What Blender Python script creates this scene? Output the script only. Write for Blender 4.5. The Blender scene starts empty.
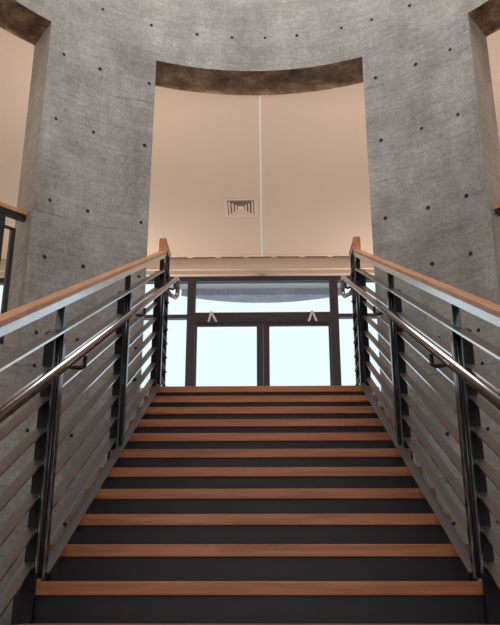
import bpy, bmesh, math, random
from mathutils import Vector, Matrix

random.seed(4)
S = bpy.context.scene
COL = S.collection
PI = math.pi

# ------------------------------------------------------------------ camera
F_PX, PITCH, YAW = 784.0, 0.3388, 0.0193
cam_d = bpy.data.cameras.new('camera')
cam = bpy.data.objects.new('camera', cam_d)
COL.objects.link(cam)
cam_d.sensor_fit = 'AUTO'
cam_d.sensor_width = 36.0
cam_d.lens = F_PX / 625.0 * 36.0
cam_d.clip_start = 0.02
cp, sp, cy_, sy_ = math.cos(PITCH), math.sin(PITCH), math.cos(YAW), math.sin(YAW)
fw = Vector((-sy_ * cp, cy_ * cp, sp))
rt = Vector((cy_, sy_, 0))
up = rt.cross(fw)
M = Matrix((rt, up, -fw)).transposed().to_4x4()
M.translation = Vector((0.031, -3.248, -0.028))
cam.matrix_world = M
S.camera = cam

# ------------------------------------------------------------------ world, exposure
w = bpy.data.worlds.new('sky')
S.world = w
w.use_nodes = True
bg = w.node_tree.nodes['Background']
bg.inputs['Color'].default_value = (0.85, 0.945, 1.0, 1)
bg.inputs['Strength'].default_value = 1.12
S.view_settings.view_transform = 'Standard'
S.view_settings.look = 'None'
S.view_settings.exposure = 0.0
S.view_settings.gamma = 1.0
S.view_settings.use_curve_mapping = False


def area(name, loc, rot, size, power, col, shape='DISK', sy=None):
    l = bpy.data.lights.new(name, 'AREA')
    l.shape = shape
    l.size = size
    if sy:
        l.size_y = sy
    l.energy = power
    l.color = col
    o = bpy.data.objects.new(name, l)
    o.location = loc
    o.rotation_euler = rot
    COL.objects.link(o)
    return o


# daylight under the drum's round skylight
area('skylight_daylight', (-0.03, 0.79, 8.35), (0, 0, 0), 4.8, 285, (0.99, 0.98, 0.955))
# warm fill lamp added at the unseen lobby window behind the stair foot
area('lobby_fill_light', (0, -8.40, 2.0), (math.radians(90), 0, 0), 8.0, 165, (1.0, 0.91, 0.80), 'RECTANGLE', 5.2)


# ------------------------------------------------------------------ materials
def new_mat(name):
    m = bpy.data.materials.new(name)
    m.use_nodes = True
    nt = m.node_tree
    b = nt.nodes['Principled BSDF']
    return m, nt, b


def N(nt, t, **kw):
    n = nt.nodes.new(t)
    for k, v in kw.items():
        if hasattr(n, k):
            setattr(n, k, v)
        else:
            n.inputs[k].default_value = v
    return n


def ramp(nt, stops):
    r = nt.nodes.new('ShaderNodeValToRGB')
    els = r.color_ramp.elements
    while len(els) < len(stops):
        els.new(0.5)
    for e, (p, c) in zip(els, stops):
        e.position = p
        e.color = (*c, 1) if len(c) == 3 else c
    return r


def simple(name, col, rough=0.5, metal=0.0, spec=0.5, bump=0.0, scale=60, var=0.18):
    m, nt, b = new_mat(name)
    b.inputs['Base Color'].default_value = (*col, 1)
    b.inputs['Roughness'].default_value = rough
    b.inputs['Metallic'].default_value = metal
    b.inputs['Specular IOR Level'].default_value = spec
    tc = nt.nodes.new('ShaderNodeTexCoord')
    n = N(nt, 'ShaderNodeTexNoise', Scale=scale, Detail=3.0)
    nt.links.new(tc.outputs['Object'], n.inputs['Vector'])
    mix = N(nt, 'ShaderNodeMix', data_type='RGBA', blend_type='MULTIPLY')
    mix.inputs[0].default_value = var
    mix.inputs[6].default_value = (*col, 1)
    nt.links.new(n.outputs['Fac'], mix.inputs[7])
    nt.links.new(mix.outputs[2], b.inputs['Base Color'])
    if bump:
        bp = N(nt, 'ShaderNodeBump', Strength=bump, Distance=0.01)
        nt.links.new(n.outputs['Fac'], bp.inputs['Height'])
        nt.links.new(bp.outputs[0], b.inputs['Normal'])
    return m


def concrete_mat(name, dark, mid, light, joints=(), sc=1.6, grit=0.7):
    m, nt, b = new_mat(name)
    L = nt.links.new
    tc = nt.nodes.new('ShaderNodeTexCoord')
    mp = N(nt, 'ShaderNodeMapping')
    mp.inputs['Scale'].default_value = (1, 1, 0.8)
    L(tc.outputs['Object'], mp.inputs['Vector'])
    big = N(nt, 'ShaderNodeTexNoise', Scale=sc, Detail=9.0, Roughness=0.68)
    L(mp.outputs[0], big.inputs['Vector'])
    r = ramp(nt, [(0.30, dark), (0.5, mid), (0.70, light)])
    L(big.outputs['Fac'], r.inputs['Fac'])
    # vertical streaks of the form boards
    mp2 = N(nt, 'ShaderNodeMapping')
    mp2.inputs['Scale'].default_value = (14, 14, 1.6)
    L(tc.outputs['Object'], mp2.inputs['Vector'])
    st = N(nt, 'ShaderNodeTexNoise', Scale=1.0, Detail=5.0, Roughness=0.6)
    L(mp2.outputs[0], st.inputs['Vector'])
    r2 = ramp(nt, [(0.3, (0.90, 0.89, 0.88)), (0.7, (1.07, 1.07, 1.07))])
    L(st.outputs['Fac'], r2.inputs['Fac'])
    mx = N(nt, 'ShaderNodeMix', data_type='RGBA', blend_type='MULTIPLY')
    mx.inputs[0].default_value = 0.8
    L(r.outputs[0], mx.inputs[6])
    L(r2.outputs[0], mx.inputs[7])
    # horizontal trowel scratches
    mp3 = N(nt, 'ShaderNodeMapping')
    mp3.inputs['Scale'].default_value = (2.2, 2.2, 26)
    L(tc.outputs['Object'], mp3.inputs['Vector'])
    hs = N(nt, 'ShaderNodeTexNoise', Scale=1.0, Detail=6.0, Roughness=0.7)
    L(mp3.outputs[0], hs.inputs['Vector'])
    r3 = ramp(nt, [(0.28, (0.66, 0.65, 0.63)), (0.5, (1, 1, 1)), (0.72, (1.28, 1.28, 1.28))])
    L(hs.outputs['Fac'], r3.inputs['Fac'])
    mx2 = N(nt, 'ShaderNodeMix', data_type='RGBA', blend_type='MULTIPLY')
    mx2.inputs[0].default_value = 0.55
    L(mx.outputs[2], mx2.inputs[6])
    L(r3.outputs[0], mx2.inputs[7])
    # fine grit
    fine = N(nt, 'ShaderNodeTexNoise', Scale=38.0, Detail=4.0)
    L(tc.outputs['Object'], fine.inputs['Vector'])
    r4 = ramp(nt, [(0.3, (0.74, 0.74, 0.74)), (0.7, (1.24, 1.24, 1.24))])
    L(fine.outputs['Fac'], r4.inputs['Fac'])
    mx3 = N(nt, 'ShaderNodeMix', data_type='RGBA', blend_type='MULTIPLY')
    mx3.inputs[0].default_value = grit
    L(mx2.outputs[2], mx3.inputs[6])
    L(r4.outputs[0], mx3.inputs[7])
    col = mx3.outputs[2]
    # ragged pour joints at given heights
    sep = nt.nodes.new('ShaderNodeSeparateXYZ')
    L(tc.outputs['Object'], sep.inputs[0])
    wob = N(nt, 'ShaderNodeTexNoise', Scale=2.5, Detail=6.0, Roughness=0.65)
    L(tc.outputs['Object'], wob.inputs['Vector'])
    gate = N(nt, 'ShaderNodeTexNoise', Scale=3.1, Detail=4.0)
    L(tc.outputs['Object'], gate.inputs['Vector'])
    for z0, tilt, wd, amt in joints:
        a = N(nt, 'ShaderNodeMath', operation='MULTIPLY_ADD')
        L(wob.outputs['Fac'], a.inputs[0])
        a.inputs[1].default_value = 0.16
        a.inputs[2].default_value = -z0 - 0.08
        b1 = N(nt, 'ShaderNodeMath', operation='MULTIPLY_ADD')
        L(sep.outputs['X'], b1.inputs[0])
        b1.inputs[1].default_value = -tilt
        L(a.outputs[0], b1.inputs[2])
        c = N(nt, 'ShaderNodeMath', operation='ADD')
        L(sep.outputs['Z'], c.inputs[0])
        L(b1.outputs[0], c.inputs[1])
        d = N(nt, 'ShaderNodeMath', operation='ABSOLUTE')
        L(c.outputs[0], d.inputs[0])
        e = N(nt, 'ShaderNodeMapRange')
        L(d.outputs[0], e.inputs['Value'])
        e.inputs['From Min'].default_value = 0
        e.inputs['From Max'].default_value = wd
        e.inputs['To Min'].default_value = amt
        e.inputs['To Max'].default_value = 0
        g = N(nt, 'ShaderNodeMapRange')
        L(gate.outputs['Fac'], g.inputs['Value'])
        g.inputs['From Min'].default_value = 0.46
        g.inputs['From Max'].default_value = 0.56
        f = N(nt, 'ShaderNodeMath', operation='MULTIPLY')
        L(e.outputs[0], f.inputs[0])
        L(g.outputs[0], f.inputs[1])
        mj = N(nt, 'ShaderNodeMix', data_type='RGBA', blend_type='MIX')
        L(f.outputs[0], mj.inputs[0])
        L(col, mj.inputs[6])
        mj.inputs[7].default_value = (0.05, 0.048, 0.045, 1)
        col = mj.outputs[2]
    L(col, b.inputs['Base Color'])
    b.inputs['Roughness'].default_value = 0.62
    b.inputs['Specular IOR Level'].default_value = 0.35
    ad = N(nt, 'ShaderNodeMath', operation='ADD')
    L(fine.outputs['Fac'], ad.inputs[0])
    L(hs.outputs['Fac'], ad.inputs[1])
    bp = N(nt, 'ShaderNodeBump', Strength=0.25, Distance=0.012)
    L(ad.outputs[0], bp.inputs['Height'])
    L(bp.outputs[0], b.inputs['Normal'])
    return m


def wood_mat(name, c0, c1, c2, axis='X', rough=0.35):
    m, nt, b = new_mat(name)
    L = nt.links.new
    tc = nt.nodes.new('ShaderNodeTexCoord')
    mp = N(nt, 'ShaderNodeMapping')
    mp.inputs['Scale'].default_value = (1.2, 22, 22) if axis == 'X' else (22, 1.2, 6)
    L(tc.outputs['Object'], mp.inputs['Vector'])
    n = N(nt, 'ShaderNodeTexNoise', Scale=1.6, Detail=7.0, Roughness=0.6, Distortion=0.6)
    L(mp.outputs[0], n.inputs['Vector'])
    r = ramp(nt, [(0.32, c0), (0.5, c1), (0.68, c2)])
    L(n.outputs['Fac'], r.inputs['Fac'])
    L(r.outputs[0], b.inputs['Base Color'])
    b.inputs['Roughness'].default_value = rough
    return m


M_CONC = concrete_mat('board_formed_concrete', (0.175, 0.160, 0.143), (0.275, 0.258, 0.237), (0.40, 0.382, 0.357),
                      joints=((4.55, 0.05, 0.013, 0.6), (3.12, 0.03, 0.011, 0.5), (1.66, 0.0, 0.014, 0.7), (0.75, 0.02, 0.012, 0.5)))
M_REVEAL = concrete_mat('lightened_reveal_concrete', (0.36, 0.33, 0.295), (0.48, 0.445, 0.405), (0.58, 0.55, 0.505))  # drum concrete made lighter: side light on the reveals is in the colour
M_SOFFIT = concrete_mat('mottled_brown_soffit', (0.03, 0.016, 0.008), (0.22, 0.125, 0.065), (0.55, 0.36, 0.22), sc=4.0, grit=1.0)  # separate mottled brown for the undersides of the drum wall
M_HOLE = simple('tie_hole_shade', (0.012, 0.011, 0.010), 0.9)
M_PAINT = simple('warm_lit_ceiling_paint', (0.71, 0.575, 0.47), 0.85, spec=0.2, scale=3, var=0.03)  # white paint with the warm light on it put into the colour
M_PAINT2 = simple('pale_trim_paint', (0.76, 0.63, 0.545), 0.7, spec=0.3, scale=3, var=0.03)
M_SEAM = simple('white_seam_strip', (0.95, 0.93, 0.90), 0.6)
M_WALL = simple('white_wall_paint', (0.78, 0.74, 0.70), 0.8)
M_STEEL = simple('dark_steel', (0.014, 0.015, 0.020), 0.2, 0.0, 0.65)
M_BLOCK = simple('black_painted_steel', (0.006, 0.006, 0.008), 0.5, 0.0, 0.2)
M_RISER = simple('blackened_steel_riser', (0.015, 0.0155, 0.020), 0.5, 0.0, 0.3, scale=9)
M_BAR = simple('brown_grey_steel', (0.20, 0.175, 0.16), 0.38, 0.7)
M_EDGE = simple('bright_bar_edge', (0.85, 0.86, 0.88), 0.22, 1.0)  # paler than the bar faces: window reflection put into the edge colour
M_HAND = simple('handrail_steel', (0.34, 0.29, 0.27), 0.14, 1.0)
M_TOPRAIL = simple('polished_steel', (0.93, 0.95, 0.98), 0.24, 1.0)
M_FRAME = simple('glare_lifted_frame', (0.045, 0.036, 0.050), 0.4, 0.0, 0.5)  # black frames, with the purple lift of window glare in the colour
M_ALU = simple('grey_aluminium', (0.62, 0.60, 0.62), 0.45, 0.2)
M_TREAD = wood_mat('reddish_tread_wood', (0.23, 0.072, 0.026), (0.35, 0.118, 0.045), (0.45, 0.17, 0.07), 'X', 0.5)
M_RAILWOOD = wood_mat('orange_rail_wood', (0.36, 0.130, 0.050), (0.52, 0.205, 0.08), (0.62, 0.28, 0.12), 'Y', 0.35)
M_FLOOR = simple('grey_stone_floor', (0.42, 0.38, 0.34), 0.4, scale=5)
M_PAVE = simple('pale_paving', (0.75, 0.75, 0.75), 0.8, scale=4)
M_CANOPY = concrete_mat('canopy_concrete', (0.42, 0.43, 0.52), (0.54, 0.55, 0.66), (0.68, 0.69, 0.80))
M_CANOPY2 = simple('pale_canopy_soffit', (0.88, 0.92, 0.95), 0.7)  # paler than the curved canopy edge
M_VENTDARK = simple('vent_shadow_gap', (0.16, 0.115, 0.10), 0.9)


def glass_mat():
    m, nt, b = new_mat('clear_glass')
    out = nt.nodes['Material Output']
    tr = nt.nodes.new('ShaderNodeBsdfTransparent')
    tr.inputs[0].default_value = (0.96, 0.985, 0.99, 1)
    gl = nt.nodes.new('ShaderNodeBsdfGlossy')
    gl.inputs['Roughness'].default_value = 0.02
    fr = nt.nodes.new('ShaderNodeFresnel')
    fr.inputs[0].default_value = 1.3
    mx = nt.nodes.new('ShaderNodeMixShader')
    nt.links.new(fr.outputs[0], mx.inputs[0])
    nt.links.new(tr.outputs[0], mx.inputs[1])
    nt.links.new(gl.outputs[0], mx.inputs[2])
    nt.links.new(mx.outputs[0], out.inputs['Surface'])
    nt.nodes.remove(b)
    return m


M_GLASS = glass_mat()
M_LAMP, _nt, _b = new_mat('added_lamp_glow')  # glow of the added uplights
_b.inputs['Emission Color'].default_value = (1.0, 0.85, 0.7, 1)
_b.inputs['Emission Strength'].default_value = 4.0


# ------------------------------------------------------------------ mesh helpers
class MB:
    def __init__(self):
        self.v, self.f, self.m = [], [], []

    def face(self, pts, mi=0):
        i = len(self.v)
        self.v += [tuple(p) for p in pts]
        self.f.append(tuple(range(i, i + len(pts))))
        self.m.append(mi)

    def hexa(self, p, mi=0):
        """p: 8 corners, bottom loop 0-3, top loop 4-7 (same order)."""
        i = len(self.v)
        self.v += [tuple(q) for q in p]
        for q in ((3, 2, 1, 0), (4, 5, 6, 7), (0, 1, 5, 4), (1, 2, 6, 5), (2, 3, 7, 6), (3, 0, 4, 7)):
            self.f.append(tuple(i + k for k in q))
            self.m.append(mi)
        return self

    def box(self, x0, x1, y0, y1, z0, z1, mi=0):
        x0, x1 = min(x0, x1), max(x0, x1)
        y0, y1 = min(y0, y1), max(y0, y1)
        return self.hexa([(x0, y0, z0), (x1, y0, z0), (x1, y1, z0), (x0, y1, z0),
                          (x0, y0, z1), (x1, y0, z1), (x1, y1, z1), (x0, y1, z1)], mi)

    def beam(self, a, b, side, wd, th, edge=0):
        """flat bar from a to b; side = unit vector of its width, a/b on its centre line; edge = material slot of the narrow sides."""
        a, b = Vector(a), Vector(b)
        s = Vector(side).normalized()
        d = (b - a).normalized()
        n = s.cross(d).normalized()
        o = []
        for t in (-th / 2, th / 2):
            for p, sg in ((a, -1), (a, 1), (b, 1), (b, -1)):
                o.append(p + s * (sg * wd / 2) + n * t)
        self.hexa(o)
        self.m[-3] = self.m[-1] = edge
        return self

    def tube(self, pts, r, seg=14, caps=True):
        pts = [Vector(p) for p in pts]
        rings = []
        prev_u = None
        for k, p in enumerate(pts):
            if k == 0:
                d = pts[1] - p
            elif k == len(pts) - 1:
                d = p - pts[k - 1]
            else:
                d = (pts[k + 1] - p).normalized() + (p - pts[k - 1]).normalized()
            d.normalize()
            if prev_u is None:
                u = d.cross(Vector((0, 0, 1)))
                if u.length < 1e-3:
                    u = d.cross(Vector((1, 0, 0)))
            else:
                u = prev_u - d * prev_u.dot(d)
            u.normalize()
            prev_u = u
            vv = d.cross(u)
            i0 = len(self.v)
            for j in range(seg):
                a = 2 * PI * j / seg
                self.v.append(tuple(p + u * (r * math.cos(a)) + vv * (r * math.sin(a))))
            rings.append(i0)
        for a, b in zip(rings, rings[1:]):
            for j in range(seg):
                k = (j + 1) % seg
                self.f.append((a + j, a + k, b + k, b + j))
                self.m.append(0)
        if caps:
            self.f.append(tuple(rings[0] + j for j in range(seg))[::-1])
            self.m.append(0)
            self.f.append(tuple(rings[-1] + j for j in range(seg)))
            self.m.append(0)
        return self

    def build(self, name, mats, parent=None, smooth=False, bevel=0.0, weld=False):
        me = bpy.data.meshes.new(name)
        me.from_pydata(self.v, [], self.f)
        if not isinstance(mats, (list, tuple)):
            mats = [mats]
        for m in mats:
            me.materials.append(m)
        for p, mi in zip(me.polygons, self.m):
            p.material_index = mi
            p.use_smooth = smooth
        bm = bmesh.new()
        bm.from_mesh(me)
        if weld:
            bmesh.ops.remove_doubles(bm, verts=bm.verts, dist=1e-5)
        bmesh.ops.recalc_face_normals(bm, faces=bm.faces)
        if bevel:
            bmesh.ops.bevel(bm, geom=bm.edges[:], offset=bevel, segments=2, affect='EDGES', profile=0.6)
        bm.to_mesh(me)
        bm.free()
        o = bpy.data.objects.new(name, me)
        COL.objects.link(o)
        if parent is not None:
            o.parent = parent
            loc = parent.matrix_world.translation if parent.parent is None else None
            # every parent sits at the world origin of its own thing: keep world coordinates
            root = parent
            off = Vector((0, 0, 0))
            while root is not None:
                off += root.location
                root = root.parent
            me.transform(Matrix.Translation(-off))
        return o


def tag(o, label, cat, group=None):
    o['label'] = label
    o['category'] = cat
    if group:
        o['group'] = group
    return o


def thing(name, label, cat, loc=(0, 0, 0), group=None):
    o = bpy.data.objects.new(name, None)
    o.empty_display_size = 0.2
    o.location = loc
    COL.objects.link(o)
    return tag(o, label, cat, group)


def struct(o):
    o['kind'] = 'structure'
    return o


# ------------------------------------------------------------------ the drum wall
CX, CY, RI, RO = -0.03, 0.79, 2.75, 3.17
Z0, ZT = -1.55, 8.5
LIN, SILL, LAND = 5.0, 1.80, 1.55


def pol(th, r, z):
    a = math.radians(th)
    return (CX + r * math.sin(a), CY + r * math.cos(a), z)


def th_out(th):
    return th * (1 - 0.022) if abs(th) < 60 else th


def solid(th, z):
    if -21.6 < th < 22.6:
        return z > LIN or z < 0.9
    if -88 < th < -44.3 or 45.5 < th < 88:
        return z > LIN or z < SILL
    if abs(th) > 130:
        return z > LIN
    return True


cuts = [-180, -130, -88, -44.3, -21.6, 22.6, 45.5, 88, 130, 180]
ths = []
for a, b in zip(cuts, cuts[1:]):
    n = max(1, int(round((b - a) / (0.8 if -60 < a and b < 90 else 2.5))))
    ths += [a + (b - a) * i / n for i in range(n)]
ths.append(180)
zs = [Z0, 0.9, SILL, LIN, ZT]
d = MB()
nt_, nz = len(ths) - 1, len(zs) - 1
occ = [[solid((ths[i] + ths[i + 1]) / 2, (zs[j] + zs[j + 1]) / 2) for j in range(nz)] for i in range(nt_)]
for i in range(nt_):
    a, b = ths[i], ths[i + 1]
    ao, bo = th_out(a), th_out(b)
    for j in range(nz):
        if not occ[i][j]:
            continue
        z0, z1 = zs[j], zs[j + 1]
        d.face([pol(a, RI, z0), pol(b, RI, z0), pol(b, RI, z1), pol(a, RI, z1)])
        d.face([pol(bo, RO, z0), pol(ao, RO, z0), pol(ao, RO, z1), pol(bo, RO, z1)])
        if not occ[(i - 1) % nt_][j]:
            d.face([pol(a, RI, z0), pol(a, RI, z1), pol(ao, RO, z1), pol(ao, RO, z0)], 1)
        if not occ[(i + 1) % nt_][j]:
            d.face([pol(b, RI, z0), pol(bo, RO, z0), pol(bo, RO, z1), pol(b, RI, z1)], 1)
        if j == nz - 1 or not occ[i][j + 1]:
            d.face([pol(a, RI, z1), pol(b, RI, z1), pol(bo, RO, z1), pol(ao, RO, z1)], 1)
        if j == 0 or not occ[i][j - 1]:
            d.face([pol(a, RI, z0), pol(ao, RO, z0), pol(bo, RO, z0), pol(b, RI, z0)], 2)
# formwork tie holes as flat discs, their inner shade painted dark, a regular grid over the piers and the wall over the openings
holes = []
for zh in (5.41, 4.71, 4.0, 3.18, 2.64, 1.96, 1.68, 1.15, 0.45):
    for th in (-41.3, -33.5, -23.0, 25.3, 33.7, 41.2):
        holes.append((th + random.uniform(-.25, .25), zh))
for th in (-13.0, -5.4, 1.8, 8.8, 18.5):
    holes.append((th, 5.41))
for th in (-54.5, 54.0):
    holes.append((th, 5.41))
for th, zh in holes:
    c = Vector(pol(th, RI - 0.002, zh))
    a = math.radians(th)
    tx = Vector((math.cos(a), -math.sin(a), 0))
    r = random.uniform(0.016, 0.021)
    d.face([c + tx * (r * math.cos(q * PI / 5)) + Vector((0, 0, r * math.sin(q * PI / 5))) for q in range(10)], 3)
me_drum = d
wall = MB.build(d, 'wall_drum', [M_CONC, M_REVEAL, M_SOFFIT, M_HOLE])
struct(wall)


def holed_slab(name, z0, z1, rect, r, mat, n=96, lim=180):
    """slab with a round hole for the drum."""
    x0, x1, y0, y1 = rect
    angs = sorted([i * 360 / n for i in range(n)] +
                  [math.degrees(math.atan2(x - CX, y - CY)) % 360 for x in (x0, x1) for y in (y0, y1)])

    def edge(a):
        s, c = math.sin(math.radians(a)), math.cos(math.radians(a))
        t = min(((x1 - CX) / s if s > 1e-9 else 1e9), ((x0 - CX) / s if s < -1e-9 else 1e9),
                ((y1 - CY) / c if c > 1e-9 else 1e9), ((y0 - CY) / c if c < -1e-9 else 1e9))
        return (CX + t * s, CY + t * c)
    mb = MB()
    for a, b in zip(angs, angs[1:] + [angs[0] + 360]):
        mid = (a + b) / 2 % 360
        if b - a < 1e-4 or min(mid, 360 - mid) > lim:
            continue
        ia, ib, oa, ob = pol(a, r, 0), pol(b, r, 0), edge(a), edge(b % 360)
        P = [ia, oa, ob, ib]
        mb.hexa([(p[0], p[1], z0) for p in P] + [(p[0], p[1], z1) for p in P])
    return struct(mb.build(name, mat))


XW, YB, YW = 5.6, -2.6, 8.5
CEIL_END = 8.38
holed_slab('ceiling', 5.005, 5.25, (-XW, XW, -8.5, CEIL_END), 3.165, M_PAINT, n=180)
fl = MB()
holed_slab('floor_upper', LAND - 0.25, LAND, (-XW, XW, YB, YW + 0.1), 3.0, M_FLOOR, lim=122)
# landing tongue reaching through the central opening to the stair head
lt = MB().box(-1.0, 0.98, 3.10, 3.86, LAND - 0.25, LAND - 0.001)
struct(lt.build('floor_landing', M_FLOOR))
struct(MB().box(-XW, XW, -8.5, YW, Z0 - 0.1, Z0).build('floor', M_FLOOR))
# lobby shell around and behind the foot of the stair
struct(MB().box(-XW - 0.2, -XW, -8.5, YW + 0.1, Z0, 5.25).build('wall_left', M_WALL))
struct(MB().box(XW, XW + 0.2, -8.5, YW + 0.1, Z0, 5.25).build('wall_right', M_WALL))
wl_ = MB()
wl_.box(-XW, XW, -8.7, -8.5, Z0, Z0 + 0.4)
wl_.box(-XW, XW, -8.7, -8.5, 4.8, 5.25)
wl_.box(-XW, -4.3, -8.7, -8.5, Z0 + 0.4, 4.8)
wl_.box(4.3, XW, -8.7, -8.5, Z0 + 0.4, 4.8)
struct(wl_.build('wall_back', M_WALL))
wf = MB()
for i in range(5):
    xx = -4.25 + i * 2.125
    wf.box(xx - 0.05, xx + 0.05, -8.66, -8.56, Z0 + 0.4, 4.8)
for zz in (Z0 + 0.45, 1.5, 4.75):
    wf.box(-4.2, 4.2, -8.655, -8.565, zz - 0.04, zz + 0.04)
w2 = struct(wf.build('window_2', M_FRAME))  # unseen window, put in for frontal light from behind the camera
MB().box(-4.25, 4.25, -8.615, -8.605, Z0 + 0.4, 4.8).build('glass_pane', M_GLASS, w2)
# drum roof ring with a round skylight
rr = MB()
for i in range(72):
    a, b = i * 5, i * 5 + 5
    P = [pol(a, 2.3, 0), pol(a, RO, 0), pol(b, RO, 0), pol(b, 2.3, 0)]
    rr.hexa([(p[0], p[1], ZT) for p in P] + [(p[0], p[1], ZT + 0.2) for p in P])
struct(rr.build('ceiling_drum', M_CONC))
sk = MB()
sk.face([pol(i * 5, 2.32, ZT + 0.1) for i in range(72)])
struct(sk.build('window_skylight', M_GLASS))

# beam over the window wall and seam strip of the ceiling
bk = MB()
bk.box(-XW, XW, CEIL_END, YW + 0.15, 4.88, 5.25)
struct(bk.build('trim_beam', M_PAINT))
b2 = MB().box(-XW, XW, CEIL_END - 0.03, YW + 0.15, 4.80, 4.88)
struct(b2.build('trim_band', M_PAINT2))
b3 = MB().box(-XW, XW, CEIL_END + 0.02, YW + 0.15, 4.735, 4.80)
struct(b3.build('trim_lower', M_PAINT))
struct(MB().box(-0.016, 0.010, 3.97, CEIL_END, 4.998, 5.006).build('trim_seam', M_SEAM))

# ------------------------------------------------------------------ window wall and doors
YF = YW            # front face of the frames
fr = MB()
gp = []
fr.box(-4.9, 4.9, YF, YF + 0.12, 4.655, 4.75)                     # header
for xa, xb in ((-1.20, -1.07), (1.08, 1.21)):
    fr.box(xa, xb, YF, YF + 0.12, LAND, 4.655)
fr.box(-1.07, 1.08, YF - 0.005, YF + 0.115, 3.955, 4.115)                  # transom bar over the doors
sx = [1.21, 2.30, 2.36, 3.50, 3.56, 4.84, 4.9]
for sg in (-1, 1):
    off = 0.0 if sg > 0 else 0.01
    for xa, xb in ((2.30, 2.36), (3.50, 3.56), (4.84, 4.9)):
        fr.box(sg * xa, sg * xb, YF, YF + 0.12, LAND, 4.655)
    xs = [1.20, 2.30], [2.36, 3.50], [3.56, 4.84]
    for xa, xb in xs:
        fr.box(sg * xa, sg * xb, YF + 0.01, YF + 0.11, 4.03, 4.09)
        fr.box(sg * xa, sg * xb, YF + 0.01, YF + 0.11, LAND, LAND + 0.1)
        gp.append((sg * xa, sg * xb, LAND + 0.1, 4.03))
        gp.append((sg * xa, sg * xb, 4.09, 4.655))
gp.append((-1.07, 1.08, 4.115, 4.655))
win = struct(fr.build('window_1', M_FRAME))
for xa, xb, za, zb in gp:
    MB().box(xa, xb, YF + 0.055, YF + 0.065, za, zb).build('glass_pane', M_GLASS, win)
for k, (xa, xb) in enumerate(((-1.065, 0.0095), (0.0105, 1.075))):
    m = MB()
    y0, y1 = YF + 0.03, YF + 0.08
    sl = 0.10
    # outer stile thin (beside the frame), meeting stile wide
    wl, wr = (0.03, sl) if k == 0 else (sl, 0.03)
    m.box(xa, xa + wl, y0, y1, LAND + 0.01, 3.95)
    m.box(xb - wr, xb, y0, y1, LAND + 0.01, 3.95)
    m.box(xa + wl, xb - wr, y0, y1, 3.90, 3.95)
    m.box(xa + wl, xb - wr, y0, y1, LAND + 0.01, LAND + 0.26)
    dr = struct(m.build('door_%d' % (k + 1), M_FRAME))
    MB().box(xa + wl, xb - wr, y0 + 0.02, y0 + 0.03, LAND + 0.26, 3.90).build('glass_pane', M_GLASS, dr)
    hx = xb - wr * 0.5 if k == 0 else xa + wl * 0.5
    MB().tube([(hx, y0, 2.5), (hx, y0 - 0.06, 2.5), (hx, y0 - 0.06, 2.75), (hx, y0, 2.75)], 0.012, 10).build('door_handle', M_ALU, dr)
# outer masonry beyond the glazing
struct(MB().box(-XW, -4.9, YW, YW + 0.2, LAND, 4.735).build('wall_front_left', M_WALL))
struct(MB().box(4.9, XW, YW, YW + 0.2, LAND, 4.735).build('wall_front_right', M_WALL))
struct(MB().box(-XW, XW, YW, YW + 0.2, Z0, LAND - 0.25).build('wall_front_base', M_WALL))

# door closers: body on the transom bar and a folded pair of arms
for xa, lab in ((-0.80, 'grey folded door closer arm over the left glass door'),
                (0.78, 'grey folded door closer arm over the right glass door')):
    t = thing('door_closer', lab, 'door closer', (xa, YF, 3.95), 'door closers over the glass doors')
    MB().box(xa - 0.13, xa + 0.13, YF - 0.055, YF - 0.005, 3.965, 4.02).build('closer_body', M_FRAME, t, bevel=0.006)
    ap = Vector((xa + 0.00, YF - 0.20, 4.06))
    MB().beam((xa - 0.05, YF - 0.03, 3.955), ap, (1, 0.1, 0), 0.032, 0.016).build('arm', M_ALU, t)
    MB().beam((xa + 0.075, YF - 0.03, 3.955), ap, (1, -0.1, 0), 0.032, 0.016).build('arm', M_ALU, t)

# canopy outside, curved front edge, over the entrance
t = thing('entrance_canopy', 'grey curved concrete canopy seen through the transom glass over the doors', 'canopy', (0, 8.7, 4.8))
m = MB()
n = 30
for i in range(n):
    xa, xb = -1.75 + 3.5 * i / n, -1.75 + 3.5 * (i + 1) / n
    ya, yb = [7.0 + math.sqrt(2.8 ** 2 - x * x) for x in (xa, xb)]
    m.hexa([(xa, 9.40, 4.75), (xb, 9.40, 4.75), (xb, yb, 4.75), (xa, ya, 4.75),
            (xa, 9.40, 5.1), (xb, 9.40, 5.1), (xb, yb, 5.1), (xa, ya, 5.1)]) if min(ya, yb) > 9.41 else None
m.build('curved_edge', M_CANOPY, t)
MB().box(-1.75, 1.75, YW + 0.16, 9.40, 4.86, 5.1).build('soffit', M_CANOPY2, t)
m = MB()
m.face([(0.02 + 0.16 * math.cos(i * PI / 12), 9.22 + 0.12 * math.sin(i * PI / 12), 4.855) for i in range(24)])
m.build('downlight', M_SEAM, t)
struct(MB().box(-14, 14, YW + 0.2, 26, LAND - 0.3, LAND - 0.05).build('floor_plaza', M_PAVE))

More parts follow.
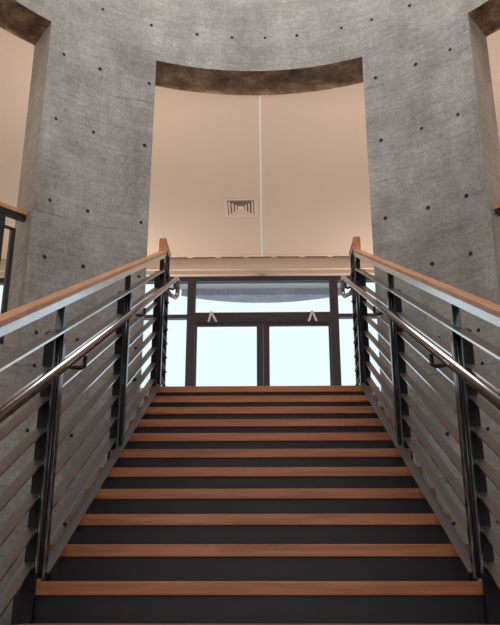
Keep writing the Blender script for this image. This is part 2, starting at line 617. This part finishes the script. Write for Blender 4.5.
# ------------------------------------------------------------------ staircase
R_, T_ = 0.155, 0.305
XC = 0.0
st = thing('staircase', 'wide straight staircase of reddish wood treads over black steel risers', 'staircase', (XC, 0, Z0))
for k in range(-9, 11):
    y, z = k * T_, k * R_
    m = MB()
    yb = y + T_ + 0.02
    m.box(XC - 0.915, XC + 0.915, y, yb if k < 10 else y + 0.16, z - 0.052, z)
    m.build('tread', M_TREAD, st, bevel=0.004)
    m = MB().box(XC - 0.905, XC + 0.905, y + 0.028, y + 0.036, z - R_ - 0.0, z - 0.052)
    m.build('riser', M_RISER, st)
for s in (-1, 1):
    m = MB()
    xo, xi = XC + s * 0.93, XC + s * 0.918
    def L_(y, off):
        return y * R_ / T_ + off
    ya, yb = -2.7, 3.09
    pts = [(ya, max(Z0, L_(ya, -0.46))), (yb, L_(yb, -0.46)), (yb, L_(yb, -0.13)), (ya, L_(ya, -0.13))]
    x0, x1 = min(xo, xi), max(xo, xi)
    m.hexa([(x0, p[0], p[1]) for p in pts] + [(x1, p[0], p[1]) for p in pts])
    m.build('stringer', M_RISER, st)

# ------------------------------------------------------------------ stair railings
SL = R_ / T_


def railing(s, label):
    root = thing('stair_railing', label, 'railing', (XC + s * 0.87, 0, 0), 'stair railings')
    xi = 0.852
    X = lambda u: XC + s * (xi + u)
    YE = 10 * T_ + 0.045                      # the newel at the stair head
    Y0 = -10 * T_ + 0.05
    P = lambda u, y, h: Vector((X(u), y, y * SL + h))
    # sloping flat bars: the first one wide, seven behind the posts, the last along the nosings
    H = lambda i: 1.0 - 0.1355 * i
    MB().beam(P(0.024, Y0, 1.030), P(0.024, YE, 1.030), (1, 0, 0), 0.052, 0.010, 1).build('bar', [M_BAR, M_EDGE], root)
    for i in range(1, 8):
        MB().beam(P(0.066, Y0, H(i)), P(0.066, YE, H(i)), (1, 0, 0), 0.048, 0.009, 1).build('bar', [M_BAR, M_EDGE], root)
    MB().beam(P(0.010, 0.055, 0.0055), P(0.010, YE, 0.0055), (1, 0, 0), 0.050, 0.009, 1).build('base_bar', [M_BAR, M_EDGE], root)
    # steel top rail and wooden cap
    m = MB().beam(P(0.026, Y0 - 0.04, 1.170), P(0.026, YE, 1.170), (1, 0, 0), 0.052, 0.034)
    m.build('top_rail', M_TOPRAIL, root, bevel=0.002)
    m = MB().beam(P(0.030, Y0 - 0.06, 1.2), P(0.030, YE + 0.03, 1.2), (1, 0, 0), 0.062, 0.024)
    m.build('wood_cap', M_RAILWOOD, root, bevel=0.007)
    zt = YE * SL
    # upright wooden end and level guard beyond the stair head
    m = MB().box(X(-0.006), X(0.060), YE - 0.005, YE + 0.055, zt + 1.185, zt + 1.345)
    m.build('wood_end_block', M_RAILWOOD, root, bevel=0.012)
    YG = 3.46
    m = MB().box(X(-0.002), X(0.060), YE + 0.05, YG, zt + 1.315, zt + 1.345)
    m.build('wood_cap', M_RAILWOOD, root, bevel=0.006)
    MB().box(X(0.004), X(0.052), YE + 0.04, YG, zt + 1.285, zt + 1.314).build('top_rail', M_TOPRAIL, root)
    for i in range(9):
        zz = LAND + 0.10 + i * 0.13
        MB().box(X(0.0), X(0.05), YE + 0.03, YG, zz - 0.004, zz + 0.004).build('bar', M_BAR, root)
    MB().box(X(0.008), X(0.045), YG - 0.03, YG, LAND, zt + 1.285).build('post', M_STEEL, root)
    # posts on every fifth tread
    for k in (-5, 0, 5, 10):
        y = k * T_ + 0.030
        z = k * R_ + 0.010
        zz = y * SL
        p = MB().box(X(0.010), X(0.046), y + 0.010, y + 0.040, z, zz + 1.152).build('post', M_STEEL, root, bevel=0.002)
        MB().box(X(0.000), X(0.009), y, y + 0.042, z, zz + 1.022).build('side_plate', M_STEEL, p, bevel=0.0015)
        MB().box(X(0.033), X(0.041), y - 0.004, y + 0.038, z, zz + 1.022).build('side_plate', M_STEEL, p, bevel=0.0015)
        MB().tube([(X(0.021), y + 0.008, z), (X(0.021), y + 0.008, zz + 1.022)], 0.0085, 12).build('rod', M_STEEL, p, smooth=True)
        # spacer blocks between the bars on the outer side, cut to the slope
        hh_ = [1.030] + [H(i) for i in range(1, 9)]
        ya, yb = y + 0.002, y + 0.046
        for i in range(8):
            h1, h0 = hh_[i] - 0.006, hh_[i + 1] + 0.006
            q = [(ya, ya * SL + h0), (yb, yb * SL + h0), (yb, yb * SL + h1), (ya, ya * SL + h1)]
            xa, xb = sorted((X(0.0415), X(0.086)))
            MB().hexa([(xa, *c) for c in q] + [(xb, *c) for c in q]).build('spacer', M_BLOCK, p)
        if k < 5:
            MB().box(X(0.020), X(0.100), k * T_ - 0.024, k * T_ - 0.004, k * R_ - 0.30, k * R_ + 0.03).build('foot_plate', M_BLOCK, p, bevel=0.002)
        if k < 10:
            xa, xb = sorted((X(0.0905), X(0.104)))
            MB().box(xa, xb, y, y + 0.046, zz - 0.42, zz + 0.04).build('bracket_plate', M_STEEL, p)
    # tubular handrail on hooked brackets
    u, hh = -0.083, 0.932
    ye = 3.30
    pts = [P(u, Y0 + 0.1, hh), P(u, ye, hh)]
    top = pts[-1]
    for a in range(15, 91, 15):
        q = math.radians(a)
        pts.append(top + Vector((0, 0.07 * math.sin(q) + 0.0, 0.035 * math.sin(q) - 0.075 * (1 - math.cos(q)))))
    e = pts[-1]
    pts.append(e + Vector((0, 0.012, -0.06)))
    pts.append(e + Vector((s * 0.004, 0.0, -0.10)))
    pts.append(e + Vector((s * 0.015, -0.02, -0.125)))
    pts.append(e + Vector((s * 0.05, -0.12, -0.135)))
    pts.append(Vector((X(-0.012), YE + 0.03, e.z - 0.135)))
    hr = MB().tube(pts, 0.0195, 16).build('handrail', M_HAND, root, smooth=True)
    for k in (-5, 0, 5, 10):
        y = k * T_ + 0.05
        z = y * SL + 0.865
        yy = y + 0.05
        pl = [Vector((X(-0.018), y, z)), Vector((X(-0.045), y + 0.01, z - 0.002)), Vector((X(-0.07), y + 0.035, z)),
              Vector((X(-0.083), yy, z + 0.015)), Vector((X(-0.083), yy + 0.004, z + 0.05)), Vector((X(-0.083), yy + 0.004, yy * SL + 0.90))]
        MB().tube(pl, 0.010, 8).build('bracket', M_STEEL, hr, smooth=True)
    root.rotation_euler.z = -0.0045 if s < 0 else 0.0085      # the two railings close in slightly uphill
    return root


railing(-1, 'left stair railing of flat steel bars, black posts, wood cap and tubular handrail')
railing(1, 'right stair railing of flat steel bars, black posts, wood cap and tubular handrail')

# ------------------------------------------------------------------ guards in the two side openings
def guard(a0, a1, label):
    """curved guard in a drum opening from angle a0 (at the jamb by the pier) to a1."""
    am = a0
    root = thing('balcony_guard', label, 'guard rail', pol(a0, 2.9, SILL), 'guards in the side openings')
    n = 22

    def arc(r0, r1, z0, z1, name, mat, parent, b0=a0, b1=a1, nn=n):
        m = MB()
        for i in range(nn):
            a, b = b0 + (b1 - b0) * i / nn, b0 + (b1 - b0) * (i + 1) / nn
            Pp = [pol(a, r0, 0), pol(b, r0, 0), pol(b, r1, 0), pol(a, r1, 0)]
            m.hexa([(q[0], q[1], z0) for q in Pp] + [(q[0], q[1], z1) for q in Pp])
        return m.build(name, mat, parent, weld=True)
    arc(2.83, 2.91, 3.01, 3.045, 'wood_cap', M_RAILWOOD, root)
    arc(2.845, 2.895, 2.965, 3.01, 'top_rail', M_STEEL, root)
    sg = 1 if a1 > a0 else -1
    k = 0
    aa = a0 + sg * 1.6
    while abs(aa - a0) < abs(a1 - a0):
        wd = 0.7 if k % 2 == 0 else 1.3
        arc(2.85, 2.89, SILL, 2.965 if k % 2 else 2.86, 'post', M_STEEL, root, aa, aa + sg * wd, 1)
        aa += sg * (2.1 if k % 2 == 0 else 14.0)
        k += 1
    for i in range(2):
        zz = 2.86 - i * 0.9
        arc(2.85, 2.89, zz - 0.006, zz + 0.006, 'bar', M_STEEL, root, a0 + sg * 1.6)
    return root


guard(-44.35, -87.5, 'wood capped black guard rail in the opening left of the stair')
guard(45.45, 87.5, 'wood capped black guard rail in the opening right of the stair')

# ------------------------------------------------------------------ ceiling diffuser and slot diffuser
vx, vy, zc = -0.285, 6.60, 5.005
vt = thing('ceiling_vent', 'square louvred air vent in the warm-lit ceiling beside the white seam', 'vent', (vx, vy, zc))


def ring(x0, x1, y0, y1, t0, z0, z1, zi):
    """picture-frame ring, outer size given, inner edge raised to zi."""
    m = MB()
    o = [(x0, y0), (x1, y0), (x1, y1), (x0, y1)]
    i_ = [(x0 + t0, y0 + t0), (x1 - t0, y0 + t0), (x1 - t0, y1 - t0), (x0 + t0, y1 - t0)]
    for a in range(4):
        b = (a + 1) % 4
        m.hexa([(*o[a], z0), (*o[b], z0), (*i_[b], zi), (*i_[a], zi), (*o[a], z1), (*o[b], z1), (*i_[b], zi + (z1 - z0)), (*i_[a], zi + (z1 - z0))])
    return m


W_, D_ = 0.235, 0.275
ring(vx - W_, vx + W_, vy - D_, vy + D_, 0.05, zc - 0.012, zc, zc - 0.012).build('frame', M_PAINT2, vt)
MB().box(vx - W_ + 0.05, vx + W_ - 0.05, vy - D_ + 0.05, vy + D_ - 0.05, zc - 0.004, zc - 0.001).build('backing', M_VENTDARK, vt)
for q, e in enumerate((0.062, 0.108, 0.152)):
    ring(vx - W_ + e, vx + W_ - e, vy - D_ + e * 1.12, vy + D_ - e * 1.12, 0.026, zc - 0.020, zc - 0.016, zc - 0.008).build('louvre', M_PAINT2, vt)
MB().box(vx - 0.045, vx + 0.045, vy - 0.06, vy + 0.06, zc - 0.02, zc - 0.012).build('centre_plate', M_PAINT2, vt)

sd = thing('slot_diffuser', 'long thin slotted air diffuser along the ceiling edge above the doors', 'vent', (0, CEIL_END - 0.06, zc))
MB().box(-1.6, 1.6, CEIL_END - 0.13, CEIL_END - 0.004, zc - 0.006, zc).build('frame', M_PAINT2, sd)
for i in range(7):
    xa = -1.56 + i * 0.45
    MB().box(xa, xa + 0.36, CEIL_END - 0.06, CEIL_END - 0.025, zc - 0.009, zc - 0.006).build('slot', M_VENTDARK, sd)

# ------------------------------------------------------------------ uplights added out of sight to brighten the ceiling and reveals
p1, p2 = pol(-33, RO + 0.10, 2.5), pol(34, RO + 0.10, 2.5)
for x, y, z, dy, pw, lab in (
        (p1[0], p1[1], 2.5, 0.12, 34, 'small added unseen uplight on the back of the left concrete pier'),
        (p2[0], p2[1], 2.5, 0.12, 34, 'small added unseen uplight on the back of the right concrete pier'),
        (-2.33, YW - 0.09, 2.6, -0.10, 46, 'small added unseen uplight on the window mullion left of the doors'),
        (2.33, YW - 0.09, 2.6, -0.10, 46, 'small added unseen uplight on the window mullion right of the doors'),
        (-XW + 0.09, 2.2, 2.8, 0, 60, 'small added unseen uplight on the far left white wall'),
        (XW - 0.09, 2.2, 2.8, 0, 60, 'small added unseen uplight on the far right white wall')):
    t = thing('added_uplight', lab, 'lamp', (x, y, z), 'added unseen uplights around the upper hall')
    MB().box(x - 0.1, x + 0.1, y - 0.08, y + 0.08, z - 0.1, z).build('housing', M_STEEL, t, bevel=0.006)
    MB().box(x - 0.08, x + 0.08, y - 0.06, y + 0.06, z, z + 0.006).build('lens', M_LAMP, t)
    ry = 0 if abs(x) < 5 else math.radians(40) * (1 if x > 0 else -1)
    area('uplight', (x - 0.02 * ry, y + dy, z + 0.06), (math.radians(180), ry, 0), 0.14, pw, (1.0, 0.86, 0.76) if abs(x) < 5 else (1.0, 0.93, 0.87), 'SQUARE')
